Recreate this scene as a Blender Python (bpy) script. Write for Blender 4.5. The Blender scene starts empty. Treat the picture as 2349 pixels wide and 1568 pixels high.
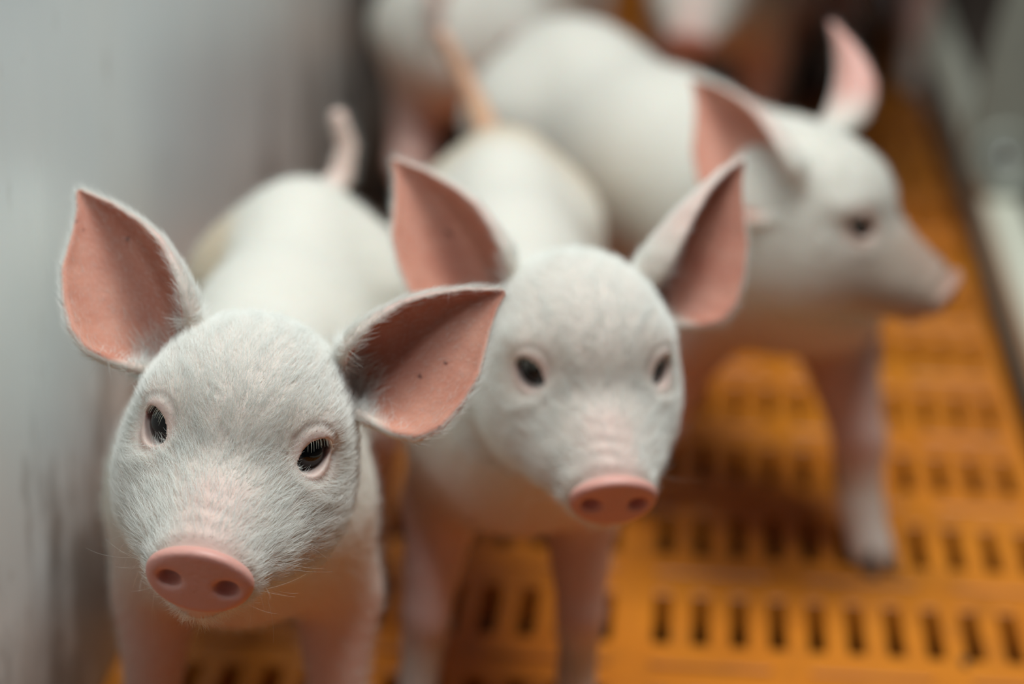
import bpy, math
import numpy as np
from mathutils import Matrix, Vector
from mathutils.bvhtree import BVHTree

# ------------------------------------------------------------------ camera, light, exposure
SC = bpy.context.scene
COL = SC.collection
U = 0.01                                    # geometry is laid out in centimetres

cam_data = bpy.data.cameras.new('camera')
cam = bpy.data.objects.new('camera', cam_data)
COL.objects.link(cam)
cam_data.sensor_width = 36.0
cam_data.lens = 5546.0 / 2349.0 * 36.0
cam_right, cam_up, cam_back = (0.99638346, 0.0818999, 0.02263655), (-0.04973581, 0.3461366, 0.93686488), (0.0688938, -0.93460252, 0.34895814)
cam.matrix_world = Matrix(((cam_right[0], cam_up[0], cam_back[0], 0),
                           (cam_right[1], cam_up[1], cam_back[1], 0),
                           (cam_right[2], cam_up[2], cam_back[2], 0.70716),
                           (0, 0, 0, 1)))
cam_data.clip_start = 0.02
cam_data.dof.use_dof = True
cam_data.dof.focus_distance = 1.045
cam_data.dof.aperture_fstop = 3.1
SC.camera = cam

SC.view_settings.view_transform = 'Standard'
SC.view_settings.look = 'None'
SC.view_settings.gamma = 1
SC.view_settings.use_curve_mapping = False
SC.view_settings.exposure = 0.0
SC.cycles.max_bounces = 7
SC.cycles.adaptive_threshold = 0.02
SC.cycles.diffuse_bounces = 4
SC.cycles.use_denoising = True

world = bpy.data.worlds.new('barn_air')
SC.world = world
world.use_nodes = True
bg = world.node_tree.nodes['Background']
bg.inputs[0].default_value = (0.85, 0.93, 1.0, 1)
bg.inputs[1].default_value = 0.045


def area_light(name, loc, target, sx, sy, power, color):
    d = bpy.data.lights.new(name, 'AREA')
    d.shape = 'RECTANGLE'
    d.size, d.size_y = sx, sy
    d.energy = power
    d.color = color
    o = bpy.data.objects.new(name, d)
    COL.objects.link(o)
    o.location = loc
    o.rotation_euler = (Vector(target) - Vector(loc)).to_track_quat('-Z', 'Y').to_euler()
    return o


area_light('ceiling_light', (0.20, 1.25, 1.75), (0.0, 1.28, 0), 0.5, 0.7, 25, (0.955, 1.0, 0.985))
area_light('fill_light', (-0.12, 0.30, 2.35), (-0.15, 1.2, 0.2), 0.3, 0.3, 12.5, (0.84, 0.94, 1.0))  # added cool fill from above to brighten the faces


# ------------------------------------------------------------------ material helpers
def lin(r, g, b):
    f = lambda c: (c / 255 / 12.92) if c <= 10 else ((c / 255 + 0.055) / 1.055) ** 2.4
    return (f(r), f(g), f(b), 1.0)


def material(name, base, rough=0.6, spec=0.4, metal=0.0, sss=0.0, sss_r=(1, .35, .2), sss_s=0.005):
    m = bpy.data.materials.new(name)
    m.use_nodes = True
    p = m.node_tree.nodes['Principled BSDF']
    p.inputs['Base Color'].default_value = base
    p.inputs['Roughness'].default_value = rough
    p.inputs['Specular IOR Level'].default_value = spec
    p.inputs['Metallic'].default_value = metal
    if sss:
        p.inputs['Subsurface Weight'].default_value = sss
        p.inputs['Subsurface Radius'].default_value = sss_r
        p.inputs['Subsurface Scale'].default_value = sss_s
    return m, m.node_tree.nodes, m.node_tree.links, p


def noise(n, l, scale, detail=4, rough=.55, stretch=None, coord='Object'):
    tc = n.new('ShaderNodeTexCoord')
    t = n.new('ShaderNodeTexNoise')
    t.inputs['Scale'].default_value = scale
    t.inputs['Detail'].default_value = detail
    t.inputs['Roughness'].default_value = rough
    if stretch:
        mp = n.new('ShaderNodeMapping')
        mp.inputs['Scale'].default_value = stretch
        l.new(tc.outputs[coord], mp.inputs[0])
        l.new(mp.outputs[0], t.inputs['Vector'])
    else:
        l.new(tc.outputs[coord], t.inputs['Vector'])
    return t.outputs[0]


def ramp(n, l, src, a, b, c0=(0, 0, 0, 1), c1=(1, 1, 1, 1)):
    r = n.new('ShaderNodeValToRGB')
    r.color_ramp.elements[0].position, r.color_ramp.elements[1].position = a, b
    r.color_ramp.elements[0].color, r.color_ramp.elements[1].color = c0, c1
    l.new(src, r.inputs[0])
    return r.outputs[0]


def mix(n, l, fac, a, b):
    m = n.new('ShaderNodeMix')
    m.data_type = 'RGBA'
    for sock, v in ((m.inputs[0], fac), (m.inputs[6], a), (m.inputs[7], b)):
        if hasattr(v, 'is_linked') or isinstance(v, bpy.types.NodeSocket):
            l.new(v, sock)
        else:
            sock.default_value = v
    return m.outputs[2]


def math_node(n, l, op, a, b):
    m = n.new('ShaderNodeMath')
    m.operation = op
    for i, v in enumerate((a, b)):
        if isinstance(v, bpy.types.NodeSocket):
            l.new(v, m.inputs[i])
        else:
            m.inputs[i].default_value = v
    return m.outputs[0]


def bump(n, l, p, h, strength=.3, dist=.001):
    b = n.new('ShaderNodeBump')
    b.inputs['Strength'].default_value = strength
    b.inputs['Distance'].default_value = dist
    l.new(h, b.inputs['Height'])
    l.new(b.outputs[0], p.inputs['Normal'])


def make_skin(name, white, pink, tan, ear):
    m, n, l, p = material(name, white, .55, .25, sss=.22, sss_r=(1, .32, .18), sss_s=.006)
    at = n.new('ShaderNodeAttribute')
    at.attribute_name = 'skin_zones'
    sep = n.new('ShaderNodeSeparateColor')
    l.new(at.outputs['Color'], sep.inputs[0])
    nz = noise(n, l, 60, 5)
    c = mix(n, l, math_node(n, l, 'MULTIPLY', nz, .35), white, (white[0] * .93, white[1] * .82, white[2] * .74, 1))
    c = mix(n, l, sep.outputs[1], c, tan)
    c = mix(n, l, sep.outputs[0], c, pink)
    # inner ear: blotchy, with small dark specks
    nz2 = noise(n, l, 35, 4)
    e = mix(n, l, ramp(n, l, nz2, .35, .7), ear, (ear[0] * .78, ear[1] * .62, ear[2] * .58, 1))
    nz3 = noise(n, l, 130, 2)
    e = mix(n, l, ramp(n, l, nz3, .735, .76), e, (.16, .05, .035, 1))
    c = mix(n, l, sep.outputs[2], c, e)
    d = mix(n, l, at.outputs['Alpha'], (.30, .20, .14, 1), c)      # brown for soil and painted muzzle shade where the alpha zone drops
    l.new(d, p.inputs['Base Color'])
    rgh = mix(n, l, sep.outputs[0], (.6, .6, .6, 1), (.40, .40, .40, 1))
    l.new(rgh, p.inputs['Roughness'])
    fine = noise(n, l, 420, 3)
    bump(n, l, p, fine, .35, .0007)
    return m


SKIN = make_skin('piglet_skin', (.70, .675, .61, 1), (.66, .34, .285, 1), (.50, .31, .12, 1), (.56, .265, .19, 1))
FUR = material('white_bristle', (.86, .86, .81, 1), .42, .35)[0]
LASH = material('pale_lash', (.92, .90, .74, 1), .4, .4)[0]
HOOF = material('grey_hoof', (.17, .14, .12, 1), .55, .35)[0]


def make_eye():
    m, n, l, p = material('dark_eye', (.012, .009, .008, 1), .05, .38)
    tc = n.new('ShaderNodeTexCoord')
    gr = n.new('ShaderNodeVectorMath')
    gr.operation = 'LENGTH'
    mp = n.new('ShaderNodeMapping')
    mp.inputs['Scale'].default_value = (95, 125, 0)
    l.new(tc.outputs['Object'], mp.inputs[0])
    l.new(mp.outputs[0], gr.inputs[0])
    c = ramp(n, l, gr.outputs['Value'], .62, .72, (.003, .003, .004, 1), (.020, .012, .009, 1))
    l.new(c, p.inputs['Base Color'])
    return m


EYE = make_eye()


# ------------------------------------------------------------------ object helpers
def mesh_obj(name, verts, faces, mat, parent=None, smooth=True, loc=None):
    me = bpy.data.meshes.new(name)
    v = np.asarray(verts, dtype=np.float32)
    f = np.asarray(faces) if not isinstance(faces, list) else faces
    if isinstance(f, np.ndarray):
        nf, k = f.shape
        me.vertices.add(len(v))
        me.vertices.foreach_set('co', v.ravel())
        me.loops.add(nf * k)
        me.loops.foreach_set('vertex_index', f.astype(np.int32).ravel())
        me.polygons.add(nf)
        me.polygons.foreach_set('loop_start', np.arange(0, nf * k, k, dtype=np.int32))
        me.update(calc_edges=True)
    else:
        me.from_pydata(v.tolist(), [], f)
        me.update()
    me.polygons.foreach_set('use_smooth', np.full(len(me.polygons), smooth))
    me.materials.append(mat)
    o = bpy.data.objects.new(name, me)
    COL.objects.link(o)
    if parent:
        o.parent = parent
    if loc is not None:
        o.location = loc
    return o


def thing(o, label, cat, group=None):
    o['label'] = label
    o['category'] = cat
    if group:
        o['group'] = group
    return o


def structure(o):
    o['kind'] = 'structure'
    return o


class MB:
    """collects simple solids into one mesh"""
    def __init__(self):
        self.v, self.f = [], []

    def add(self, v, f):
        b = len(self.v)
        self.v += [tuple(x) for x in v]
        self.f += [tuple(i + b for i in q) for q in f]

    def box(self, x0, x1, y0, y1, z0, z1, bev=0.0):
        if bev <= 0:
            v = [(x, y, z) for x in (x0, x1) for y in (y0, y1) for z in (z0, z1)]
            f = [(0, 1, 3, 2), (4, 6, 7, 5), (0, 4, 5, 1), (2, 3, 7, 6), (0, 2, 6, 4), (1, 5, 7, 3)]
            self.add(v, f)
            return
        # bevelled along the y direction: an octagonal section swept along y
        s = [(x0 + bev, z0), (x1 - bev, z0), (x1, z0 + bev), (x1, z1 - bev), (x1 - bev, z1), (x0 + bev, z1), (x0, z1 - bev), (x0, z0 + bev)]
        v = [(a, y0, b) for a, b in s] + [(a, y1, b) for a, b in s]
        f = [(i, (i + 1) % 8, 8 + (i + 1) % 8, 8 + i) for i in range(8)] + [tuple(range(7, -1, -1)), tuple(range(8, 16))]
        self.add(v, f)

    def lathe(self, c, axis, prof, seg=40):
        """prof: (radius, distance along axis)"""
        a = Vector(axis).normalized()
        q = Vector((0, 0, 1)).rotation_difference(a)
        v, f = [], []
        for r, h in prof:
            for k in range(seg):
                t = 2 * math.pi * k / seg
                p = q @ Vector((r * math.cos(t), r * math.sin(t), h))
                v.append((c[0] + p.x, c[1] + p.y, c[2] + p.z))
        for i in range(len(prof) - 1):
            for k in range(seg):
                f.append((i * seg + k, i * seg + (k + 1) % seg, (i + 1) * seg + (k + 1) % seg, (i + 1) * seg + k))
        f.append(tuple(range(seg - 1, -1, -1)))
        f.append(tuple(range((len(prof) - 1) * seg, len(prof) * seg)))
        self.add(v, f)

    def obj(self, name, mat, parent=None, smooth=False, origin=(0, 0, 0)):
        v = (np.array(self.v) - np.array(origin)) * U
        return mesh_obj(name, v, self.f, mat, parent, smooth, np.array(origin) * U)


# ------------------------------------------------------------------ distance fields (centimetres)
def ell(P, c, r):
    q = P - np.array(c, np.float32)
    r = np.array(r, np.float32)
    k0 = np.sqrt(((q / r) ** 2).sum(1)) + 1e-6
    k1 = np.sqrt(((q / (r * r)) ** 2).sum(1)) + 1e-6
    return k0 * (k0 - 1) / k1


def cone(P, a, b, ra, rb, sx=1.0):
    a = np.array(a, np.float32)
    b = np.array(b, np.float32)
    ba = b - a
    pa = P - a
    h = np.clip((pa @ ba) / float(ba @ ba), 0, 1)
    q = pa - h[:, None] * ba
    if sx != 1.0:
        q = q / np.array((sx, 1, 1), np.float32)
    return np.sqrt((q * q).sum(1)) - (ra + (rb - ra) * h)


def smin(a, b, k):
    h = np.clip(.5 + .5 * (b - a) / k, 0, 1)
    return b + (a - b) * h - k * h * (1 - h)


def smax(a, b, k):
    return -smin(-a, -b, k)


EYE_C = np.array((2.86, .54, .15), np.float32)
EYE_D = np.array((.60, .78, .14), np.float32)
EYE_D /= np.linalg.norm(EYE_D)
EYE_U = np.cross(np.array((0, 0, 1.0)), EYE_D)
EYE_U /= np.linalg.norm(EYE_U)
EYE_W = np.cross(EYE_D, EYE_U)
SN_C = np.array((0, 7.95, -3.2), np.float32)
SN_T = math.radians(-12)
SN_D = np.array((0, math.cos(SN_T), math.sin(SN_T)), np.float32)
SN_W = np.array((0, -math.sin(SN_T), math.cos(SN_T)), np.float32)


def head_sdf(P):
    """head frame: x to the animal's right, y out of the snout, z up; origin between the eyes"""
    A = P.copy()
    A[:, 0] = np.abs(A[:, 0])
    d = ell(A, (0, -2.9, -.25), (4.35, 5.0, 4.35))
    d = smin(d, ell(A, (0, -1.6, 1.0), (4.1, 4.3, 2.9)), 1.2)
    d = smin(d, ell(A, (2.75, -1.7, -3.0), (2.55, 4.5, 3.7)), 1.8)
    d = smin(d, ell(A, (2.1, 1.6, -3.6), (1.7, 3.4, 1.9)), 1.4)
    d = smin(d, cone(A, (0, 0.6, -1.6), (0, 6.1, -3.1), 3.15, 1.85, 1.12), 1.6)
    d = smin(d, cone(A, (1.1, 2.0, -3.6), (.9, 6.2, -3.9), 1.9, 1.15), 1.2)
    d = smin(d, ell(A, (2.8, -.3, 1.1), (1.4, 1.6, 1.0)), 1.0)            # brow
    d = smin(d, ell(A, (2.9, 1.1, -1.35), (1.0, 1.2, .7)), .9)               # pad under the eye
    jaw = cone(A, (0, -1.4, -4.6), (0, 6.1, -5.0), 2.4, 1.0)
    d = smin(d, jaw, .9)
    # mouth line
    d = smax(d, -cone(A, (1.5, 6.3, -4.62), (2.6, 2.6, -4.35), .13, .16), .25)
    # snout disc
    q = A - SN_C
    u, w, t = q[:, 0], q @ SN_W, q @ SN_D
    wy = (w + .10 * (u / 2.3) ** 2 * 1.6) / np.where(w > 0, 1.40, 1.75)
    rad = (np.sqrt((u / 2.3) ** 2 + wy ** 2 + 1e-6) - 1) * 1.7
    tt = np.abs(t + .10 * (u / 2.3) ** 2 * 4 * .6) - .34
    a_, b_ = np.maximum(rad + .28, 0), np.maximum(tt + .28, 0)
    disc = np.sqrt(a_ * a_ + b_ * b_) - .28 + np.minimum(np.maximum(rad + .28, tt + .28), 0)
    d = smin(d, disc, .38)
    d = smax(d, -ell(A, SN_C + 0.30 * SN_D + 1.22 * np.array((1, 0, 0)) - .20 * SN_W, (.50, .75, .36)), .30)
    # wrinkles over the nose
    g = np.exp(-((A[:, 1] - 6.4) / 1.0) ** 2) * np.clip((A[:, 2] + 3.2) / .8, 0, 1) * np.clip(1 - (A[:, 0] / 2.2) ** 2, 0, 1)
    d = d + (.035 + .02 * np.sin(P[:, 0] * 2.2 + 1)) * g * np.sin((A[:, 1] + .10 * A[:, 0] ** 2 + .12 * np.sin(P[:, 0] * 1.7)) * 7.5)
    # eye: socket, lids with an almond opening
    e = A - EYE_C
    eu, ew, ed = e @ EYE_U.astype(np.float32), e @ EYE_W.astype(np.float32), e @ EYE_D
    ball = np.sqrt((e * e).sum(1))
    d = smax(d, -(ball - 1.12), .4)
    d = smin(d, ball - 1.09, .10)
    crease = np.abs(np.sqrt(eu ** 2 + (ew - .1) ** 2) - 1.24) - .05
    d = d + .07 * np.exp(-(crease / .13) ** 2) * np.clip(ed * 2, 0, 1)
    lift = .24 * eu
    al = np.maximum(np.sqrt(eu ** 2 + (ew + lift + .32) ** 2), np.sqrt(eu ** 2 + (ew + lift - .28) ** 2)) - 1.04
    al = np.maximum(al, -ed)
    d = smax(d, -al, .05)
    d = smin(d, ball - .94, .02)
    return d


FRONT = [((3.3, .2, 19.0), 3.9), ((4.4, -1.6, 13.6), 2.7), ((4.5, .3, 7.6), 1.55), ((4.4, .2, 3.4), 1.3), ((4.5, .9, 1.0), 1.4)]
HIND = [((3.6, -27.0, 20.5), 5.0), ((4.9, -24.0, 14.2), 3.2), ((4.9, -30.6, 8.4), 1.8), ((4.8, -29.6, 3.2), 1.4), ((4.8, -28.8, 1.0), 1.4)]


def leg_chain(base, side, off, spread=1.0):
    out = []
    for (x, y, z), r in base:
        k = max(0.0, 1 - z / 17.0)
        out.append(((side * x * spread + off[0] * k, y + off[1] * k, z), r))
    return out


def body_sdf(P, legs):
    d = ell(P, (0, -3.0, 20.6), (6.3, 9.0, 7.0))
    d = smin(d, ell(P, (0, -14, 20.0), (6.9, 13.5, 7.5)), 2.5)
    d = smin(d, ell(P, (0, -26.5, 20.2), (6.5, 8.3, 7.9)), 2.5)
    for ch in legs:
        c = None
        for (a, ra), (b, rb) in zip(ch[:-1], ch[1:]):
            s = cone(P, a, b, ra, rb)
            c = s if c is None else smin(c, s, .7)
        d = smin(d, c, 1.8)
    return d


# ------------------------------------------------------------------ ears
EAR_T = np.array([-.14, -.06, 0, .1, .24, .42, .6, .8, .9, 1.0])
EAR_WI = np.array([.55, 1.2, 1.6, 1.85, 1.98, 1.95, 1.6, 1.0, .55, .12])
EAR_WO = np.array([1.5, 2.4, 2.9, 3.4, 3.5, 3.1, 2.45, 1.1, .5, .10])


def ear_sheet(B, T, n, lat, wi=1.0, wo=1.0, bend=(0, 0), ti=(128, 62), to=(80, 40), twist=0.0, nt=36, ns=31, pinkback=.6):
    B, T, n, lat = [np.array(x, float) for x in (B, T, n, lat)]
    L = np.linalg.norm(T - B)
    a = (T - B) / L
    n = n - a * (n @ a)
    n /= np.linalg.norm(n)
    l = np.cross(n, a)
    if l @ lat < 0:
        l = -l
    ts = np.linspace(-.14, 1, nt)
    V = np.zeros((nt, ns, 3))
    for i, t in enumerate(ts):
        tc = min(max(t, 0), 1)
        # a negative t pulls the lower lobe back towards the skull
        c = B + a * L * t + (n * bend[0] + l * bend[1]) * 4 * tc * (1 - tc) - n * .5 * (1 - tc) ** 2
        ang = twist * tc
        nn = n * math.cos(ang) + l * math.sin(ang)
        ll = l * math.cos(ang) - n * math.sin(ang)
        a1, a2 = np.interp(t, EAR_T, EAR_WI) * wi, np.interp(t, EAR_T, EAR_WO) * wo
        h1 = math.radians(ti[0] + (ti[1] - ti[0]) * tc)
        h2 = math.radians(to[0] + (to[1] - to[0]) * tc)
        for j, s in enumerate(np.linspace(-1, 1, ns)):
            w, h = (a1, h1) if s < 0 else (a2, h2)
            den = math.sin(min(h, math.pi / 2))
            th = abs(s) * h
            lx = math.copysign(w * math.sin(th) / den, s)
            dz = w * (1 - math.cos(th)) / den
            V[i, j] = c + ll * lx + nn * dz
    verts = V.reshape(-1, 3)
    faces = [(i * ns + j, i * ns + j + 1, (i + 1) * ns + j + 1, (i + 1) * ns + j) for i in range(nt - 1) for j in range(ns - 1)]
    v0, v1, v3 = V[nt // 2, ns // 2], V[nt // 2, ns // 2 + 1], V[nt // 2 + 1, ns // 2]
    flip = np.cross(v1 - v0, v3 - v0) @ n < 0
    if flip:
        faces = [f[::-1] for f in faces]
    bvh = BVHTree.FromPolygons(verts.tolist(), faces)
    return dict(bvh=bvh, lo=verts.min(0), hi=verts.max(0), a=a, n=n, l=l, B=B, L=L, verts=verts, pinkback=pinkback)


def ear_query(ear, P):
    N = len(P)
    d = np.empty(N, np.float32)
    side = np.empty(N, np.float32)
    tt = np.empty(N, np.float32)
    fn = ear['bvh'].find_nearest
    nrm = np.empty((N, 3), np.float32)
    for i, p in enumerate(P.tolist()):
        co, nn, _, dist = fn(p)
        d[i] = dist
        side[i] = (p[0] - co[0]) * nn[0] + (p[1] - co[1]) * nn[1] + (p[2] - co[2]) * nn[2]
        nrm[i] = nn
    tt = ((P - ear['B']) @ ear['a']) / ear['L']
    return d, side, tt, nrm


# ------------------------------------------------------------------ sparse surface nets on a stretched lattice
def axis_samples(lo, hi, fine, hf, hmax, ratio=1.12):
    a, b = fine
    core = list(np.arange(a, b + hf, hf))
    up, h, x = [], hf, core[-1]
    while x < hi:
        h = min(h * ratio, hmax)
        x += h
        up.append(x)
    dn, h, x = [], hf, core[0]
    while x > lo:
        h = min(h * ratio, hmax)
        x -= h
        dn.append(x)
    s = dn[::-1] + core + up
    while (len(s) - 1) % 6:
        s.append(s[-1] + hmax)
    return np.array(s, np.float32)


def polygonize(sdf, xs, ys, zs):
    S = 6
    cx, cy, cz = xs[::S], ys[::S], zs[::S]
    G = np.stack(np.meshgrid(cx, cy, cz, indexing='ij'), -1).reshape(-1, 3)
    D = sdf(G).reshape(len(cx), len(cy), len(cz))
    nb = (len(cx) - 1, len(cy) - 1, len(cz) - 1)
    m = None
    for i in (0, 1):
        for j in (0, 1):
            for k in (0, 1):
                c = np.abs(D[i:i + nb[0], j:j + nb[1], k:k + nb[2]])
                m = c if m is None else np.minimum(m, c)
    diag = np.sqrt((np.diff(cx) ** 2)[:, None, None] + (np.diff(cy) ** 2)[None, :, None] + (np.diff(cz) ** 2)[None, None, :])
    act = np.argwhere(m < diag * .95)
    V = np.repeat(np.repeat(np.repeat(np.sign(D), S, 0), S, 1), S, 2)[:len(xs), :len(ys), :len(zs)].astype(np.float32)
    o = np.arange(S + 1)
    for c0 in range(0, len(act), 3000):
        b = act[c0:c0 + 3000] * S
        ix = (b[:, 0, None] + o)[:, :, None, None] + np.zeros((1, 1, S + 1, S + 1), int)
        iy = (b[:, 1, None] + o)[:, None, :, None] + np.zeros((1, S + 1, 1, S + 1), int)
        iz = (b[:, 2, None] + o)[:, None, None, :] + np.zeros((1, S + 1, S + 1, 1), int)
        ix, iy, iz = ix.ravel(), iy.ravel(), iz.ravel()
        V[ix, iy, iz] = sdf(np.stack((xs[ix], ys[iy], zs[iz]), 1))
    ins = V < 0
    cnt = np.zeros((len(xs) - 1, len(ys) - 1, len(zs) - 1), np.int8)
    for i in (0, 1):
        for j in (0, 1):
            for k in (0, 1):
                cnt += ins[i:i + cnt.shape[0], j:j + cnt.shape[1], k:k + cnt.shape[2]]
    cells = np.argwhere((cnt > 0) & (cnt < 8))
    idx = np.full(cnt.shape, -1, np.int32)
    idx[cells[:, 0], cells[:, 1], cells[:, 2]] = np.arange(len(cells))
    acc = np.zeros((len(cells), 3), np.float64)
    num = np.zeros(len(cells))
    ax = (xs, ys, zs)
    C = [(i, j, k) for i in (0, 1) for j in (0, 1) for k in (0, 1)]
    for p in C:
        for q in C:
            if sum(abs(a - b) for a, b in zip(p, q)) == 1 and p < q:
                ip, iq = cells + p, cells + q
                va, vb = V[ip[:, 0], ip[:, 1], ip[:, 2]], V[iq[:, 0], iq[:, 1], iq[:, 2]]
                s = (va < 0) != (vb < 0)
                t = np.where(s, va / np.where(s, va - vb, 1), 0)
                for dmn in range(3):
                    A, Bq = ax[dmn][ip[:, dmn]], ax[dmn][iq[:, dmn]]
                    acc[:, dmn] += np.where(s, A + (Bq - A) * t, 0)
                num += s
    verts = acc / num[:, None]
    quads = []
    for dmn in range(3):
        sl0 = [slice(None)] * 3
        sl1 = [slice(None)] * 3
        sl0[dmn], sl1[dmn] = slice(0, -1), slice(1, None)
        a, b = ins[tuple(sl0)], ins[tuple(sl1)]
        e = np.argwhere(a != b)
        d1, d2 = (dmn + 1) % 3, (dmn + 2) % 3
        e = e[(e[:, d1] > 0) & (e[:, d2] > 0) & (e[:, d1] < len(ax[d1]) - 1) & (e[:, d2] < len(ax[d2]) - 1)]
        q = []
        for o1, o2 in ((-1, -1), (0, -1), (0, 0), (-1, 0)):
            c = e.copy()
            c[:, d1] += o1
            c[:, d2] += o2
            q.append(idx[c[:, 0], c[:, 1], c[:, 2]])
        q = np.stack(q, 1)
        fl = ~a[e[:, 0], e[:, 1], e[:, 2]]
        q[fl] = q[fl][:, ::-1]
        quads.append(q)
    quads = np.concatenate(quads)
    quads = quads[(quads >= 0).all(1)]
    return verts, quads


def relax(verts, quads, it, keep=None):
    e = np.concatenate([quads[:, [0, 1]], quads[:, [1, 2]], quads[:, [2, 3]], quads[:, [3, 0]]])
    n = np.bincount(np.r_[e[:, 0], e[:, 1]], minlength=len(verts))[:, None]
    for lam in ([.5, -.52] * it):
        s = np.zeros_like(verts)
        for k in range(3):
            s[:, k] = np.bincount(e[:, 0], verts[e[:, 1], k], len(verts)) + np.bincount(e[:, 1], verts[e[:, 0], k], len(verts))
        verts = verts + lam * (s / np.maximum(n, 1) - verts)
    return verts


def vertex_normals(v, q):
    n = np.cross(v[q[:, 2]] - v[q[:, 0]], v[q[:, 3]] - v[q[:, 1]])
    out = np.zeros_like(v)
    for k in range(4):
        for c in range(3):
            out[:, c] += np.bincount(q[:, k], n[:, c], len(v))
    return out / (np.linalg.norm(out, axis=1, keepdims=True) + 1e-12)


# ------------------------------------------------------------------ bristles
def hair_obj(name, pts, rad, mat, parent):
    """pts: (strands, points, 3) in metres relative to the parent; rad: root radius in metres per strand"""
    ns, npt, _ = pts.shape
    h = bpy.data.hair_curves.new(name)
    h.add_curves([npt] * ns)
    h.points.foreach_set('position', pts.astype(np.float32).ravel())
    taper = np.linspace(1, .25, npt)[None, :] * np.asarray(rad)[:, None]
    a = h.attributes.get('radius') or h.attributes.new('radius', 'FLOAT', 'POINT')
    a.data.foreach_set('value', taper.astype(np.float32).ravel())
    h.materials.append(mat)
    o = bpy.data.objects.new(name, h)
    COL.objects.link(o)
    o.parent = parent
    return o


def sample_surface(rng, v, q, dens, total):
    """random points on the quads with probability area x density"""
    tri = np.concatenate([q[:, [0, 1, 2]], q[:, [0, 2, 3]]])
    ar = np.linalg.norm(np.cross(v[tri[:, 1]] - v[tri[:, 0]], v[tri[:, 2]] - v[tri[:, 0]]), axis=1) * dens[tri].mean(1)
    cdf = np.cumsum(ar)
    t = np.searchsorted(cdf, rng.random(total) * cdf[-1])
    t = np.minimum(t, len(tri) - 1)
    a, b = rng.random(total), rng.random(total)
    f = a + b > 1
    a[f], b[f] = 1 - a[f], 1 - b[f]
    w = np.stack([1 - a - b, a, b], 1)
    return tri[t], w


# ------------------------------------------------------------------ small parts
def uv_sphere(r, nu=36, nv=24, sz=1.0):
    v, f = [(0, 0, r * sz)], []
    for i in range(1, nv):
        for j in range(nu):
            a, b = math.pi * i / nv, 2 * math.pi * j / nu
            v.append((r * math.sin(a) * math.cos(b), r * math.sin(a) * math.sin(b), r * math.cos(a) * sz))
    v.append((0, 0, -r * sz))
    for j in range(nu):
        f.append((0, 1 + j, 1 + (j + 1) % nu))
        e = 1 + (nv - 2) * nu
        f.append((len(v) - 1, e + (j + 1) % nu, e + j))
        for i in range(nv - 2):
            p = 1 + i * nu
            f.append((p + j, p + nu + j, p + nu + (j + 1) % nu, p + (j + 1) % nu))
    return v, f


def hoof_mesh(mb, foot, fwd, s):
    """two wedge-shaped claws under one foot"""
    fx, fy = fwd
    rx, ry = fy, -fx
    for sd in (-1, 1):
        rings = [(0.0, 1.0, 1.0), (.5, .96, .98), (1.1, .82, .85), (1.7, .62, .68)]
        v, f = [], []
        N = 14
        for (z, kw, kl) in rings:
            for k in range(N):
                t = 2 * math.pi * k / N
                u = .62 * kw * math.cos(t)
                w = 1.55 * kl * math.sin(t)
                w = w + .55 - .22 * z
                u *= 1 - .35 * max(0, w) / 2.1
                u += sd * .62 * (1 + .12 * w)
                v.append((foot[0] + s * (rx * u + fx * w), foot[1] + s * (ry * u + fy * w), s * z + .02))
        for i in range(len(rings) - 1):
            for k in range(N):
                f.append((i * N + k, i * N + (k + 1) % N, (i + 1) * N + (k + 1) % N, (i + 1) * N + k))
        f.append(tuple(range(N - 1, -1, -1)))
        f.append(tuple(range(3 * N, 4 * N)))
        mb.add(v, f)


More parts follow.
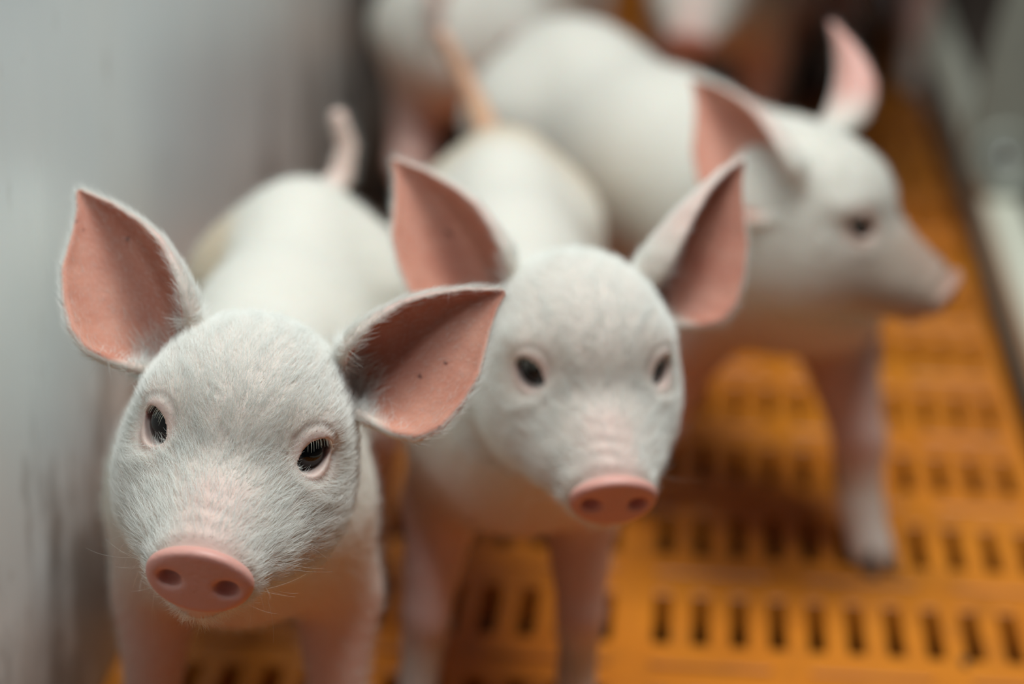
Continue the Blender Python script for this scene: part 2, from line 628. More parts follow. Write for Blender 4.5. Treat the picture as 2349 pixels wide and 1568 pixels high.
# ------------------------------------------------------------------ the piglet
def build_piglet(label, group, head, body, ears, tail, tan=(), soil_shade=(), voxel=.09, body_voxel=.5, hair=None, seed=1, detail=True, front_spread=1.0):
    """head = (origin, 3x3 matrix, scale); body = (origin xy, heading, scale, leg offsets FR FL HR HL); all in cm"""
    rng = np.random.default_rng(seed)
    ho, HR, hs = np.array(head[0], np.float32), np.array(head[1], np.float32), head[2]
    bo = np.array((body[0][0], body[0][1], 0), np.float32)
    hd = np.array(body[1], float)
    hd /= np.linalg.norm(hd)
    BR = np.array([[hd[1], hd[0], 0], [-hd[0], hd[1], 0], [0, 0, 1]], np.float32)   # columns: right, forward, up
    bs, bw_, bl_ = body[2]
    STR = np.array((bw_, bl_, 1), np.float32)
    offs = body[3]
    legs = [leg_chain(FRONT, 1, offs[0], front_spread), leg_chain(FRONT, -1, offs[1], front_spread), leg_chain(HIND, 1, offs[2]), leg_chain(HIND, -1, offs[3])]
    sheets = [ear_sheet(**e) for e in ears]
    nape_a = bo + BR @ np.array((0, 0.0, 21.5), np.float32) * bs
    nape_b = ho + HR @ np.array((0, -4.6, -1.2), np.float32) * hs
    thr_a = bo + BR @ np.array((0, 2.0, 19.0), np.float32) * bs
    thr_b = ho + HR @ np.array((0, -3.4, -4.0), np.float32) * hs
    tail = np.array(tail, np.float32)

    def sdf(P):
        P = P.astype(np.float32)
        d = body_sdf((P - bo) @ BR / bs / STR, legs) * bs
        d = smin(d, cone(P, nape_a, nape_b, 6.0 * bs, 3.9 * hs), 2.6)
        d = smin(d, cone(P, thr_a, thr_b, 5.0 * bs, 2.9 * hs), 2.2)
        t = None
        for i in range(len(tail) - 1):
            c = cone(P, tail[i], tail[i + 1], .92 - .12 * i, .92 - .12 * (i + 1))
            t = c if t is None else np.minimum(t, c)
        d = smin(d, t, .8)
        Q = (P - ho) @ HR / hs
        near = ((np.abs(Q - np.array((0, .5, -1), np.float32)) / np.array((8, 12, 9.5), np.float32)).max(1) < 1)
        if near.any():
            h = head_sdf(Q[near]) * hs
            # neck and head melt together behind the ears, the face stays untouched
            k = np.clip(1.8 - (Q[near][:, 1] + 3.0) * .5, .25, 1.8)
            hh = np.clip(.5 + .5 * (d[near] - h) / k, 0, 1)
            d[near] = d[near] + (h - d[near]) * hh - k * hh * (1 - hh)
        for s in sheets:
            m = ((P > s['lo'] - 1.2) & (P < s['hi'] + 1.2)).all(1)
            if m.any():
                q, _, tt, _ = ear_query(s, P[m])
                th = np.clip(.26 - .16 * np.clip(tt, 0, 1), .09, .26)
                d[m] = smin(d[m], q - th, .45)
        return d

    # bounds
    hb = np.array([(x, y, z) for x in (-5.4, 5.4) for y in (-6.5, 9.4) for z in (-7.6, 5.4)]) * hs
    hw = np.vstack([hb @ HR.T + ho] + [s['verts'] for s in sheets])
    flo, fhi = hw.min(0) - .6, hw.max(0) + .6
    bb = np.array([(x * bw_, y * bl_, z) for x in (-8.5, 8.5) for y in (-37.5, 10) for z in (-.5, 29)]) * bs
    bw = np.vstack([bb @ BR.T + bo, hw, tail + 1.2, tail - 1.2] + [np.array([[p[0] * bw_, p[1] * bl_, p[2]] for p, r in ch]) @ BR.T * bs + bo + d_ for ch in legs for d_ in (-2.2, 2.2)])
    lo, hi = bw.min(0) - 1, bw.max(0) + 1
    ax = [axis_samples(lo[k], hi[k], (flo[k], fhi[k]), voxel, body_voxel) for k in range(3)]
    v, q = polygonize(sdf, *ax)
    v = relax(v, q, 3)
    nrm = vertex_normals(v, q)

    # ---- skin zones
    N = len(v)
    zone = np.zeros((N, 4), np.float32)
    zone[:, 3] = 1
    Q = ((v - ho) @ HR / hs).astype(np.float32)
    Bq = ((v - bo) @ BR / bs).astype(np.float32)
    inhead = ((np.abs(Q - np.array((0, .8, -1), np.float32)) / np.array((5.6, 9.5, 7.5), np.float32)).max(1) < 1)
    r = Q - SN_C
    disc = np.clip(1.25 - np.sqrt((r[:, 0] / 2.6) ** 2 + ((r @ SN_W) / 2.0) ** 2 + ((r @ SN_D) / .62) ** 2) * .55, 0, 1)
    disc = np.clip((disc - .45) * 3.4, 0, 1)
    bridge = .48 * np.clip((Q[:, 1] - 3.2) / 1.6, 0, 1) * np.clip((Q[:, 2] + 3.6) / 1.2, 0, 1) * np.clip(1 - (np.abs(Q[:, 0]) / 2.5) ** 2, 0, 1)
    lips = .55 * np.clip((Q[:, 1] - 5.0) / 1.5, 0, 1) * np.clip((-3.4 - Q[:, 2]) / .8, 0, 1)
    A = np.abs(Q[:, 0])
    ec = EYE_C + .92 * EYE_D
    er = np.sqrt((A - ec[0]) ** 2 + (Q[:, 1] - ec[1]) ** 2 + ((Q[:, 2] - ec[2]) / .95) ** 2)
    ring = .46 * np.clip((1.75 - er) / .7, 0, 1)
    bag = .62 * np.clip(1 - np.sqrt(((A - ec[0] - .1) / 1.0) ** 2 + ((Q[:, 1] - ec[1]) / 1.1) ** 2 + ((Q[:, 2] - ec[2] + 1.5) / .6) ** 2), 0, 1) * 1.6
    under = (.22 if hair and hair[0] > 20000 else 0) * (1 - np.clip(disc * 2, 0, 1)) * np.clip((Q[:, 1] + 6) / 2, 0, 1)
    pink = np.maximum.reduce([under, disc, bridge, lips, ring, np.clip(bag, 0, .65)]) * inhead
    belly = .72 * np.clip((20.5 - v[:, 2]) / 8, 0, 1) * np.clip((v[:, 2] - 4) / 4, .25, 1) * (~inhead)
    zone[:, 0] = np.maximum(pink, belly)
    td = np.full(N, 9.0)
    for i in range(len(tail) - 1):
        td = np.minimum(td, cone(v.astype(np.float32), tail[i], tail[i + 1], .9, .6))
    zone[:, 0] = np.maximum(zone[:, 0], .5 * np.clip(1 - td / .5, 0, 1))
    earmask = np.zeros(N, np.float32)
    eartang = np.zeros((N, 3), np.float32)
    earin = np.zeros(N, np.float32)
    for s in sheets:
        m = np.where(((v > s['lo'] - .6) & (v < s['hi'] + .6)).all(1))[0]
        d, sd, tt, nn = ear_query(s, v[m])
        on = (d < .55) & (tt > -.1)
        earmask[m] = np.maximum(earmask[m], np.where(on, np.clip((tt + .06) / .16, 0, 1), 0))
        zin = np.where(on, np.clip(sd / .10 + .1, 0, 1) * np.clip((tt + .10) / .10, 0, 1), 0)
        earin[m] = np.maximum(earin[m], zin)
        eartang[m] = s['a']
        zone[m, 0] = np.maximum(zone[m, 0], np.where(on & (sd <= 0), s['pinkback'] * np.clip((tt - .02) / .35, 0, 1), 0))
    zone[:, 2] = earin
    for c, rr, k in tan:
        g = np.clip(1.3 - np.sqrt((((v - np.array(c)) / np.array(rr)) ** 2).sum(1)), 0, 1) * k
        zone[:, 1] = np.maximum(zone[:, 1], np.clip(g * 1.6, 0, k))
    zone[:, 1] = np.maximum(zone[:, 1], 0)
    for c, rr, k in soil_shade:
        g = np.clip(1.3 - np.sqrt((((v - np.array(c)) / np.array(rr)) ** 2).sum(1)), 0, 1)
        zone[:, 3] = np.minimum(zone[:, 3], 1 - np.clip(g * 1.6, 0, 1) * k)

    org = np.array((bo[0], bo[1], 0.0))
    root = mesh_obj('piglet', (v - org) * U, q, SKIN, None, True, org * U)
    at = root.data.attributes.new('skin_zones', 'FLOAT_COLOR', 'POINT')
    at.data.foreach_set('color', zone.ravel())
    thing(root, label, 'pig', group)

    # ---- eyes
    ev, ef = uv_sphere(1.07 * hs)
    for sgn in (1, -1):
        mir = np.array((sgn, 1, 1))
        c = ho + HR @ ((EYE_C - .015 * EYE_D) * mir) * hs
        dz = HR @ (EYE_D * mir)
        du = HR @ (EYE_U * mir)
        dw = np.cross(dz, du)
        R = np.stack([du, dw, dz], 1)
        e = mesh_obj('eye', np.array(ev) * U, ef, EYE, root)
        e.matrix_local = Matrix.Translation(Vector((c - org) * U)) @ Matrix(R.tolist()).to_4x4()
        e['label'] = 'glossy dark brown eye'
        if detail:
            # lashes along the upper lid
            ns = 17
            th = np.linspace(-1.05, .45, ns) + rng.normal(0, .05, ns)
            p = []
            for a in th:
                loc = np.array((math.sin(a) * .80, math.cos(a) * .74 - .18 * math.sin(a), 0))
                loc[2] = math.sqrt(max(1.13 ** 2 - loc[0] ** 2 - loc[1] ** 2, .05))
                out = np.array((.25 * math.sin(a), .25, .9))
                ln = rng.uniform(.45, .65)
                st = []
                for u in np.linspace(0, 1, 6):
                    x = loc + out * ln * (1.5 * u - .55 * u * u) + np.array((.10 * math.sin(a) * u, ln * (.60 * u - 1.45 * u * u), 0))
                    st.append(x)
                p.append(st)
            p = np.array(p)
            W = (EYE_U * mir)[None, None, :] * p[..., 0:1] + (EYE_W)[None, None, :] * mir * p[..., 1:2] + (EYE_D * mir)[None, None, :] * p[..., 2:3]
            W = ((EYE_C * mir) + W) * hs
            W = W @ HR.T + ho
            lash = hair_obj('eyelashes', (W - org) * U, np.full(ns, .00008), LASH, root)
            lash['label'] = 'pale curved eyelashes'

    # ---- hooves
    for ch in legs:
        foot = np.array(ch[-1][0], float) * STR
        w = bo + BR @ foot * bs
        mb = MB()
        hoof_mesh(mb, (w[0], w[1]), (hd[0], hd[1]), bs)
        vv = np.array(mb.v) - org
        h = mesh_obj('hoof', vv * U, mb.f, HOOF, root, True)
        h['label'] = 'grey cloven hoof'

    # ---- bristles
    if hair:
        allp, allr = [], []

        def grow(dens, total, length, radius, flow, lift, seg=5, jitter=.25, droop=.35):
            if dens.sum() <= 0:
                return
            tri, w = sample_surface(rng, v, q, dens, total)
            p = (v[tri] * w[..., None]).sum(1)
            n = (nrm[tri] * w[..., None]).sum(1)
            n /= np.linalg.norm(n, axis=1, keepdims=True) + 1e-9
            f = (flow[tri] * w[..., None]).sum(1) + rng.normal(0, jitter, p.shape)
            f -= n * (f * n).sum(1, keepdims=True)
            f /= np.linalg.norm(f, axis=1, keepdims=True) + 1e-9
            ln = length * rng.uniform(.55, 1.3, total)
            lf = lift * rng.uniform(.6, 1.5, total)
            us = np.linspace(0, 1, seg)
            P = p[:, None, :] + ln[:, None, None] * (f[:, None, :] * us[None, :, None] + n[:, None, :] * (lf[:, None, None] * us[None, :, None] - droop * lf[:, None, None] * (us ** 2)[None, :, None]))
            P[:, 0] -= n * .03
            if seg != 5:
                raise ValueError
            allp.append(P)
            allr.append(radius * rng.uniform(.7, 1.2, total))

        hx = np.sign(Q[:, 0]) * np.clip(np.abs(Q[:, 0]) / 3.0, 0, 1)
        fl = np.stack([hx * .25, np.full(N, -1.0), .25 - .5 * np.clip((-2.5 - Q[:, 2]) / 2.5, 0, 1)], 1)
        # hair parts around the eyes
        for sg in (1, -1):
            dv = Q - EYE_C * np.array((sg, 1, 1))
            dist = np.linalg.norm(dv, axis=1, keepdims=True)
            fl += dv / (dist + .1) * np.clip((2.9 - dist) / 1.5, 0, 1) * 2.0
        fl = fl @ HR.T
        fl = np.where(earmask[:, None] > .3, eartang * 1.0, fl)
        bf = np.where(Bq[:, 2:3] > 8, np.array((0, -1.0, -.35)) @ BR.T.astype(float), np.array((0, 0, -1.0)))
        clump = .17 * np.stack([np.sin(v[:, 0] * 5.1 + 2 * np.sin(v[:, 2] * 3.3)), np.sin(v[:, 1] * 4.7 + 2 * np.sin(v[:, 0] * 3.7)), np.sin(v[:, 2] * 5.3 + 2 * np.sin(v[:, 0] * 2.9))], 1)
        eyegap = np.clip((er - 1.35) / .5, 0, 1)
        nearlid = np.clip((er - 1.02) / .15, 0, 1) * (1 - eyegap)
        lump = .45 + .55 * np.clip(.5 + 1.2 * np.sin(v[:, 0] * 2.1 + 1.3 * np.sin(v[:, 2] * 1.7)) * np.sin(v[:, 2] * 2.3 + v[:, 1]), 0, 1)
        dh = inhead * (1 - earmask) * np.clip(1 - disc * 3, 0, 1) * np.clip(1 - bridge * 1.35, .05, 1) * eyegap * (.75 + .25 * lump)
        clean = zone[:, 3] ** 2 * (1 - .75 * zone[:, 1])
        dh = dh * np.clip((Q[:, 1] + 7.5) / 1.5, 0, 1) * clean
        grow(dh.astype(float), hair[0], .80, .0058, fl + clump, .42)
        dn = inhead * (1 - earmask) * nearlid * np.clip((2.2 - er) / .3, 0, 1)
        grow(dn.astype(float), hair[0] // 30, .32, .0042, fl, .40)
        # ears: outside and rims thick, inside thin
        de = earmask * (1 - earin) * 1.0
        grow(de.astype(float), hair[1], .62, .0045, fl, .38, jitter=.3)
        di = earmask * earin
        grow(di.astype(float), hair[1] // 6, .40, .0030, fl, .30, jitter=.5)
        db = (~inhead) * (1 - earmask) * np.clip((v[:, 2] - 3) / 4, 0, 1) * clean
        grow(db.astype(float), hair[2], 1.0, .0055, bf, .34)
        # a few long whiskers around the muzzle and chin
        wk = inhead * np.clip((Q[:, 1] - 2.5) / 2, 0, 1) * np.clip((-2.6 - Q[:, 2]) / 1.0, 0, 1) * np.clip(1 - disc * 3, 0, 1)
        out = (nrm * 1.0 + np.array((0, -.6, -.5)) @ HR.T)
        grow(wk.astype(float), max(hair[0] // 900, 8), 2.2, .0035, out, .8, jitter=.5)
        P = np.concatenate(allp)
        Rr = np.concatenate(allr) * U
        fur = hair_obj('fur', (P - org) * U, Rr, FUR, root)
        fur['kind'] = 'stuff'
        fur['label'] = 'short white bristly hair'
    return root


# ------------------------------------------------------------------ floor of orange slats
def build_floor():
    PX, PY = 2.475, 13.05
    x_off, y_off = -.23, 136.7                  # centre of one slot column, near edge of one slot row
    X0, X1, Y0, Y1 = -34.5, 26.6, 40.0, 420.0
    solid = []                                   # list of slot rectangles
    rects = []
    cols = []
    x = x_off
    while x < X1 - 1.2:
        cols.append(x)
        x += PX
    x = x_off - PX * 1.5
    k = 0
    while x > X0 + 1:
        cols.append(x)
        x -= PX
    cols = sorted(cols)
    xb = [X0] + [c for q in cols for c in (q - .52, q + .52)] + [X1]
    rows = np.arange(int((Y0 - y_off) / PY), int((Y1 - y_off) / PY)) * PY + y_off
    yb = [Y0]
    kind = ['solid']
    for r in rows:
        yb += [r, r + 7.0, r + 9.75, r + 10.25]
    yb.append(Y1)
    xb, yb = np.array(xb), np.array(yb)
    nx, ny = len(xb) - 1, len(yb) - 1
    hole = np.zeros((nx, ny), bool)
    col_i = np.arange(nx)
    for j in range(ny):
        ph = (j - 1) % 4 if j >= 1 else 3
        if ph == 0:
            hole[1::2, j] = True
        elif ph == 2:
            # narrow drain slits under three slots at a time
            right = xb[:-1] > x_off - 1
            for i in range(1, nx - 1):
                u = (xb[i] - (x_off - .52)) / PX if right[i] else (x_off - PX * 1.5 + .52 - xb[i + 1]) / PX
                if (u % 3.75) < 2.75:
                    hole[i, j] = True
    hole[-1, :] = False
    hole[0, :] = False
    seam = int(np.argmin(np.abs((xb[:-1] + xb[1:]) / 2 - (x_off - PX * .75))))
    hole[seam, :] = False
    TOP, BOT = 0.0, -2.6
    v, f = [], []

    def quad(a, b, c, d):
        n = len(v)
        v.extend((a, b, c, d))
        f.append((n, n + 1, n + 2, n + 3))
    CH = .16
    for i in range(nx):
        for j in range(ny):
            x0, x1, y0, y1 = xb[i], xb[i + 1], yb[j], yb[j + 1]
            if not hole[i, j]:
                # a small drop at every edge that borders a slot
                a0 = CH if i > 0 and hole[i - 1, j] else 0
                a1 = CH if i < nx - 1 and hole[i + 1, j] else 0
                b0 = CH if j > 0 and hole[i, j - 1] else 0
                b1 = CH if j < ny - 1 and hole[i, j + 1] else 0
                quad((x0 + a0, y0 + b0, TOP), (x1 - a1, y0 + b0, TOP), (x1 - a1, y1 - b1, TOP), (x0 + a0, y1 - b1, TOP))
                if a0:
                    quad((x0, y0, TOP - CH), (x0 + a0, y0 + b0, TOP), (x0 + a0, y1 - b1, TOP), (x0, y1, TOP - CH))
                    quad((x0, y0, BOT), (x0, y0, TOP - CH), (x0, y1, TOP - CH), (x0, y1, BOT))
                if a1:
                    quad((x1 - a1, y0 + b0, TOP), (x1, y0, TOP - CH), (x1, y1, TOP - CH), (x1 - a1, y1 - b1, TOP))
                    quad((x1, y0, TOP - CH), (x1, y0, BOT), (x1, y1, BOT), (x1, y1, TOP - CH))
                if b0:
                    quad((x0, y0, TOP - CH), (x1, y0, TOP - CH), (x1 - a1, y0 + b0, TOP), (x0 + a0, y0 + b0, TOP))
                    quad((x0, y0, BOT), (x1, y0, BOT), (x1, y0, TOP - CH), (x0, y0, TOP - CH))
                if b1:
                    quad((x0 + a0, y1 - b1, TOP), (x1 - a1, y1 - b1, TOP), (x1, y1, TOP - CH), (x0, y1, TOP - CH))
                    quad((x0, y1, TOP - CH), (x1, y1, TOP - CH), (x1, y1, BOT), (x0, y1, BOT))
    # outer skirt
    for (a, b) in (((X0, Y0), (X1, Y0)), ((X1, Y0), (X1, Y1)), ((X1, Y1), (X0, Y1)), ((X0, Y1), (X0, Y0))):
        quad((a[0], a[1], BOT), (b[0], b[1], BOT), (b[0], b[1], TOP), (a[0], a[1], TOP))
    m, n, l, p = material('orange_slat_plastic', (.62, .20, .018, 1), .42, .4)
    nz = noise(n, l, 5, 5)
    nz2 = noise(n, l, 28, 5)
    c = mix(n, l, ramp(n, l, nz, .35, .7), (.72, .245, .018, 1), (.55, .155, .014, 1))
    c = mix(n, l, math_node(n, l, 'MULTIPLY', ramp(n, l, nz2, .5, .78), .45), c, (.20, .075, .02, 1))
    # shade under the far piglets, painted into the floor colour with an irregular edge
    tc = n.new('ShaderNodeTexCoord')
    mp = n.new('ShaderNodeMapping')
    mp.inputs['Location'].default_value = (1.05, -6.6, 0)
    mp.inputs['Scale'].default_value = (4.4, 2.6, 0)
    l.new(tc.outputs['Object'], mp.inputs[0])
    ln = n.new('ShaderNodeVectorMath')
    ln.operation = 'LENGTH'
    l.new(mp.outputs[0], ln.inputs[0])
    edge = math_node(n, l, 'ADD', ln.outputs['Value'], math_node(n, l, 'MULTIPLY', math_node(n, l, 'SUBTRACT', nz2, .5), .9))
    mp2 = n.new('ShaderNodeMapping')
    mp2.inputs['Location'].default_value = (-.62, -7.6, 0)  # second patch darkens the rear right floor colour the same way
    mp2.inputs['Scale'].default_value = (6.5, 2.45, 0)
    l.new(tc.outputs['Object'], mp2.inputs[0])
    ln2 = n.new('ShaderNodeVectorMath')
    ln2.operation = 'LENGTH'
    l.new(mp2.outputs[0], ln2.inputs[0])
    edge = math_node(n, l, 'MINIMUM', edge, math_node(n, l, 'ADD', ln2.outputs['Value'], math_node(n, l, 'MULTIPLY', math_node(n, l, 'SUBTRACT', nz2, .5), .9)))
    shade_patch = ramp(n, l, edge, .82, 1.0, (1, 1, 1, 1), (0, 0, 0, 1))
    c = mix(n, l, shade_patch, c, (.055, .030, .018, 1))
    l.new(c, p.inputs['Base Color'])
    bump(n, l, p, nz2, .25, .001)
    return structure(mesh_obj('floor', np.array(v) * U, f, m, None, False))


build_floor()

pit_m, n_, l_, p_ = material('wet_slurry', (.022, .012, .008, 1), .35, .4)
mb = MB()
mb.box(-240, 260, 20, 430, -42, -40)
structure(mb.obj('floor_pit', pit_m))


# ------------------------------------------------------------------ pen panel at the left, rail and post at the right
def build_wall():
    m, n, l, p = material('grey_panel', (.42, .44, .45, 1), .2, .3, .14)
    big = noise(n, l, 3.0, 4, .5, (1, 1, .6))
    streak = noise(n, l, 7.0, 4, .6, (1, 2.0, .22))
    c = mix(n, l, ramp(n, l, big, .3, .75), (.66, .74, .77, 1), (.82, .87, .86, 1))
    c = mix(n, l, math_node(n, l, 'MULTIPLY', ramp(n, l, streak, .55, .8), .4), c, (.70, .70, .66, 1))
    fine = noise(n, l, 60.0, 3, .6, (1, 1.0, .35))
    spl = ramp(n, l, fine, .66, .74)
    c = mix(n, l, math_node(n, l, 'MULTIPLY', spl, .35), c, (.20, .145, .08, 1))
    sx = n.new('ShaderNodeSeparateXYZ')
    tcw = n.new('ShaderNodeTexCoord')
    l.new(tcw.outputs['Object'], sx.inputs[0])
    low = noise(n, l, 16.0, 5, .65, (1, 1.0, .4))
    sp = math_node(n, l, 'SUBTRACT', low, math_node(n, l, 'MULTIPLY', sx.outputs[2], 1.15))
    c = mix(n, l, math_node(n, l, 'MULTIPLY', ramp(n, l, sp, .30, .46), .72), c, (.13, .115, .095, 1))  # base stains, strengthened to carry the shade low on the panel
    l.new(c, p.inputs['Base Color'])
    r = ramp(n, l, streak, .3, .8, (.26, .26, .26, 1), (.36, .36, .36, 1))
    l.new(r, p.inputs['Roughness'])
    bump(n, l, p, big, .05, .01)
    mb = MB()
    mb.box(-37, -33.4, 117.9, 231, .3, 88)
    mb.box(-37, -33.1, 30, 117.6, .3, 88)
    return structure(mb.obj('wall_left', m))


build_wall()

rail_m, n_, l_, p_ = material('cream_plastic', (.86, .85, .70, 1), .45, .4)
mb = MB()
mb.box(28.2, 32.0, 60, 420, -1.0, 4.2, .5)
thing(mb.obj('floor_rail', rail_m, None, False, (30, 240, -1.0)), 'pale cream rail running along the right edge of the orange floor', 'rail')

steel_m, n_, l_, p_ = material('galvanised_steel', (.27, .285, .245, 1), .5, .5, .35)
nz = noise(n_, l_, 30, 4)
l_.new(mix(n_, l_, nz, (.22, .235, .20, 1), (.34, .35, .30, 1)), p_.inputs['Base Color'])
bolt_m = material('bright_bolt', (.45, .47, .46, 1), .3, .5, .6)[0]


def build_post():
    root = bpy.data.objects.new('gate_post', None)
    COL.objects.link(root)
    o = np.array((29.7, 226.0, 4.2))
    root.location = o * U
    thing(root, 'grey green steel post with a round bolted foot at right edge', 'post')
    pl = MB()
    prof = [(-3.6, 3.0), (-2.9, 9.0), (-.6, 21.0), (2.8, 60.0), (9.0, 60.0), (7.6, 21.0), (5.4, 3.0), (3.8, .6), (-2.2, .6)]
    v = [(a, -.9, b) for a, b in prof] + [(a, .9, b) for a, b in prof]
    k = len(prof)
    f = [tuple(range(k - 1, -1, -1)), tuple(range(k, 2 * k))] + [(i, (i + 1) % k, k + (i + 1) % k, k + i) for i in range(k)]
    pl.add(v, f)
    mesh_obj('plate', np.array(pl.v) * U, pl.f, steel_m, root, False)
    bs = MB()
    bs.lathe((.4, -.9, 3.4), (0, -1, .25), [(3.1, -.4), (3.4, .2), (3.4, .7), (3.1, 1.0), (2.5, 1.05), (2.2, .8), (.9, .8)])
    mesh_obj('flange', np.array(bs.v) * U, bs.f, steel_m, root, True)
    bt = MB()
    bt.lathe((.2, -1.6, 3.8), (0, -1, .25), [(.85, -.2), (.85, .5), (.7, .85), (.35, 1.0)], 24)
    b = mesh_obj('bolt', np.array(bt.v) * U, bt.f, bolt_m, root, True)
    b['label'] = 'shiny bolt head'
    return root


build_post()

# dark concrete beyond the pen, and the barn's rear partition
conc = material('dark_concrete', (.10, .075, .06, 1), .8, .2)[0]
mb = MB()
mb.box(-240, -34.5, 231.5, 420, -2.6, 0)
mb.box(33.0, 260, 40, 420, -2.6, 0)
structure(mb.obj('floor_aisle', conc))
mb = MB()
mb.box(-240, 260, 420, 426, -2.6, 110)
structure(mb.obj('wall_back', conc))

# unseen panel added to keep light off the rear right of the pen
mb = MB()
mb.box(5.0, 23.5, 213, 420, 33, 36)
structure(mb.obj('shade_panel', conc))

# ------------------------------------------------------------------ the piglets
CAMPOS = np.array((0, 0, 70.7))
G = 'piglets in the slatted pen'


def toward_cam(p):
    d = CAMPOS - np.array(p, float)
    return d / np.linalg.norm(d)


def turn(v, ax, deg):
    return np.array(Matrix.Rotation(math.radians(deg), 3, Vector(ax)) @ Vector(v))


# front piglet
H1 = ((-19.25, 97.81, 29.2), [[-.9857, .0392, .1639], [-.0384, -.9992, .0081], [.1641, .0017, .9864]], 1.0)
right1 = np.array(H1[1])[:, 0]
B, T = (-23.2, 102.06, 31.97), (-28.16, 105.91, 37.54)
e1 = [dict(B=B, T=T, n=toward_cam(B), lat=right1, wo=1.0, wi=1.0)]
B, T = (-14.43, 102.25, 30.77), (-8.15, 104.5, 34.11)
e1.append(dict(B=B, T=T, n=toward_cam(B), lat=-right1, wo=1.12, wi=.9))
build_piglet('white piglet at the front left with its snout toward the camera, beside the grey panel', G, H1,
             ((-22.0, 112.0), (.056, -1), (1.0, .85, 1.05), [(0, 0), (0, 0), (0, 0), (0, 0)]), e1,
             [(-23.2, 146.0, 25.0), (-22.2, 148.0, 26.2), (-21.9, 148.6, 28.0), (-22.4, 148.4, 30.0)],
             tan=[((-29.5, 135, 24), (2.5, 12, 5), .55), ((-20, 106.5, 31), (4.5, 1.4, 2.0), .45), ((-27.5, 103, 25), (2.5, 3.5, 6), .55)],
             hair=(62000, 16000, 30000), seed=3, front_spread=1.27)

# second piglet
H2 = ((-4.47, 114.37, 27.13), [[-.9617, .2609, .0844], [-.2719, -.9472, -.1699], [.0356, -.1863, .9818]], .96)
right2 = np.array(H2[1])[:, 0]
B, T = (-9.86, 119.07, 29.34), (-15.47, 121.87, 35.07)
e2 = [dict(B=B, T=T, n=toward_cam(B), lat=right2)]
B, T = (-1.7, 120.69, 29.2), (2.89, 125.29, 34.89)
n2 = turn(toward_cam(B), np.array(T) - np.array(B), 34)
e2.append(dict(B=B, T=T, n=n2, lat=-right2, wo=1.0, wi=1.1))
build_piglet('white piglet in the middle, between the front piglet and the orange slats, facing forward', G, H2,
             ((-8.8, 125.0), (.112, -.99), (.99, .82, 1.14), [(2.4, 0), (0, 0), (0, 0), (0, 0)]), e2,
             [(-14.0, 162.5, 25.5), (-15.1, 164.8, 27), (-16.3, 165.5, 29), (-17.6, 165.5, 31.5)],
             tan=[((-13, 165.5, 24), (12, 11, 10), .9)],
             soil_shade=[((-5, 126.5, 5), (3, 3, 1.6), .5), ((-14.5, 126.5, 4), (3, 3, 1.4), .4)],
             hair=(42000, 9000, 14000), seed=5, voxel=.10, front_spread=1.06)

# third piglet, head in profile
H3 = ((9.85, 144.86, 26.66), [[-.1421, .961, .2374], [-.9894, -.1309, -.0623], [-.0288, -.2437, .9694]], .969)
right3 = np.array(H3[1])[:, 0]
B, T = (6.3, 142.4, 28.6), (.06, 147.6, 33.6)
e3 = [dict(B=B, T=T, n=toward_cam(B) + np.array((-.5, 0, .1)), lat=right3, wi=1.1, wo=1.1)]
B, T = (8.85, 151.21, 29.76), (8.76, 155.6, 35.81)
e3.append(dict(B=B, T=T, n=np.array((.85, .5, .1)), lat=-right3, wi=.75, wo=.6, bend=(.9, 0), ti=(120, 75), to=(110, 60), pinkback=1.0))
build_piglet('white piglet at the right with its head in profile above the orange slats', G, H3,
             ((7.0, 153.0), (.50, -.87), (1.06, .98, 1.12), [(2, -9), (.5, 4.5), (0, 0), (0, 0)]), e3,
             [(-13, 187.5, 26), (-14.2, 189.5, 26), (-15, 190.5, 25), (-15.2, 190.5, 23)],
             soil_shade=[((17.0, 142.5, 22.8), (8, 7, 4.6), .70), ((11.5, 140.6, 26.4), (2.2, 2.2, 1.9), .45)],  # muzzle dirt, deepened by shade put into the colour
             hair=(9000, 2000, 9000), seed=8, voxel=.13, body_voxel=.6)


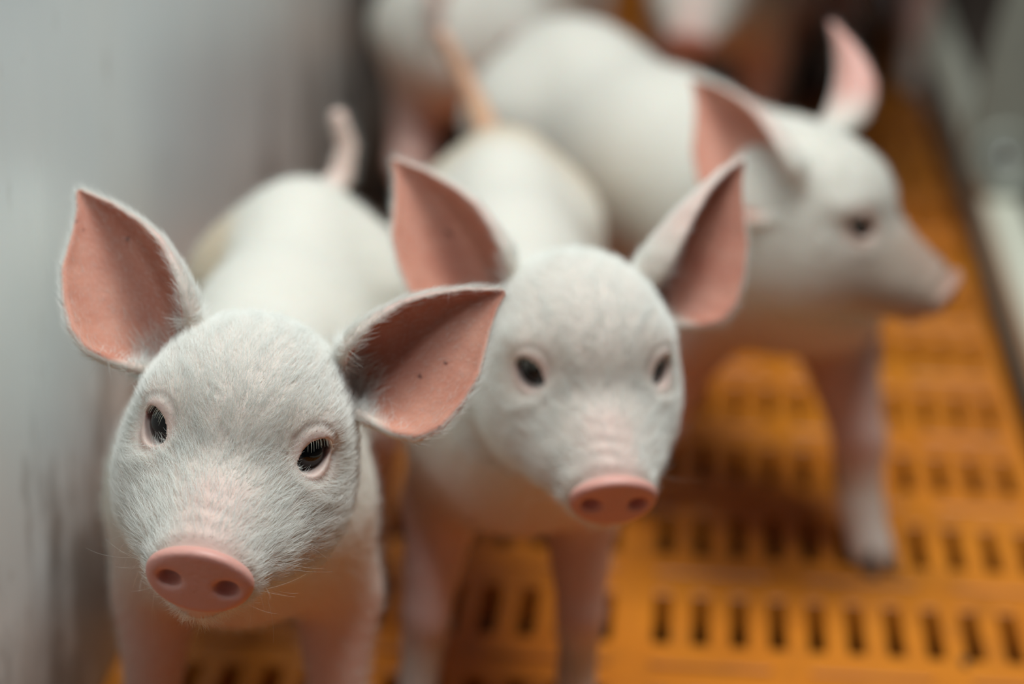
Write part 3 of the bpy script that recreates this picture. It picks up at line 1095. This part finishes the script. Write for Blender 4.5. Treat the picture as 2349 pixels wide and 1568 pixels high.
# far piglets: one neutral animal, the others are copies of it
def far_head(pos, fwd, pitch):
    f = np.array((fwd[0], fwd[1], 0.0))
    f /= np.linalg.norm(f)
    f = f * math.cos(pitch) + np.array((0, 0, math.sin(pitch)))
    r = np.cross(f, (0, 0, 1.0))
    r /= np.linalg.norm(r)
    u = np.cross(r, f)
    return pos, np.stack([r, f, u], 1).tolist()


pos, R = far_head((0, 14, 25.0), (0, 1), -.35)
Rn = np.array(R)
ef = []
for sg in (1, -1):
    B = np.array(pos) + Rn @ np.array((3.7 * sg, -4.6, 2.6))
    T = np.array(pos) + Rn @ np.array((8.2 * sg, -5.5, 7.6))
    ef.append(dict(B=B, T=T, n=(.25 * sg, 1, .2), lat=(sg, 0, 0)))
far = build_piglet('pale piglet in the rear with its rump beside the end of the grey panel', G, (pos, R, 1.0),
                   ((0, 0), (0, 1), (1.0, 1.0, 1.05), [(0, 0), (0, 0), (-2.2, 2), (2.2, 1)]), ef,
                   [(0, -35, 26), (0, -37, 26.5), (.6, -37.6, 24.5), (.2, -37.4, 22)], voxel=.26, body_voxel=.6, detail=False, seed=11)


def place(o, x, y, deg):
    o.location = (x * U, y * U, 0)
    o.rotation_euler = (0, 0, math.radians(deg))


def copy_thing(src, label):
    c = src.copy()
    COL.objects.link(c)
    c['label'] = label
    for ch in list(src.children):
        k = ch.copy()
        COL.objects.link(k)
        k.parent = c
    return c


place(far, -15.5, 243, -11.5)
c = copy_thing(far, 'rear piglet facing the camera, its pink snout above the back of the profile piglet')
place(c, 2.3, 239, 172)
c = copy_thing(far, 'dark shaded piglet in the rear behind the upright ear of the profile piglet')
place(c, 14, 330, -95)
c = copy_thing(far, 'far piglet at the top right, its leg seen beside the cream rail')
place(c, 21.3, 281, 174)

# a scrap of dried dirt on the slats
mb = MB()
v, f = uv_sphere(.32, 12, 8)
r0 = np.random.default_rng(4)
v = np.array(v) * (1 + r0.normal(0, .12, (len(v), 1))) * np.array((.8, 1.9, .5))
mb.add(v + np.array((18.7, 136.2, .12)), f)
thing(mb.obj('dirt_scrap', material('dried_dirt', (.045, .04, .035, 1), .8, .2)[0], None, True, (18.7, 136.2, 0)),
      'small dark scrap of dirt on the orange slats near the bottom right', 'dirt')
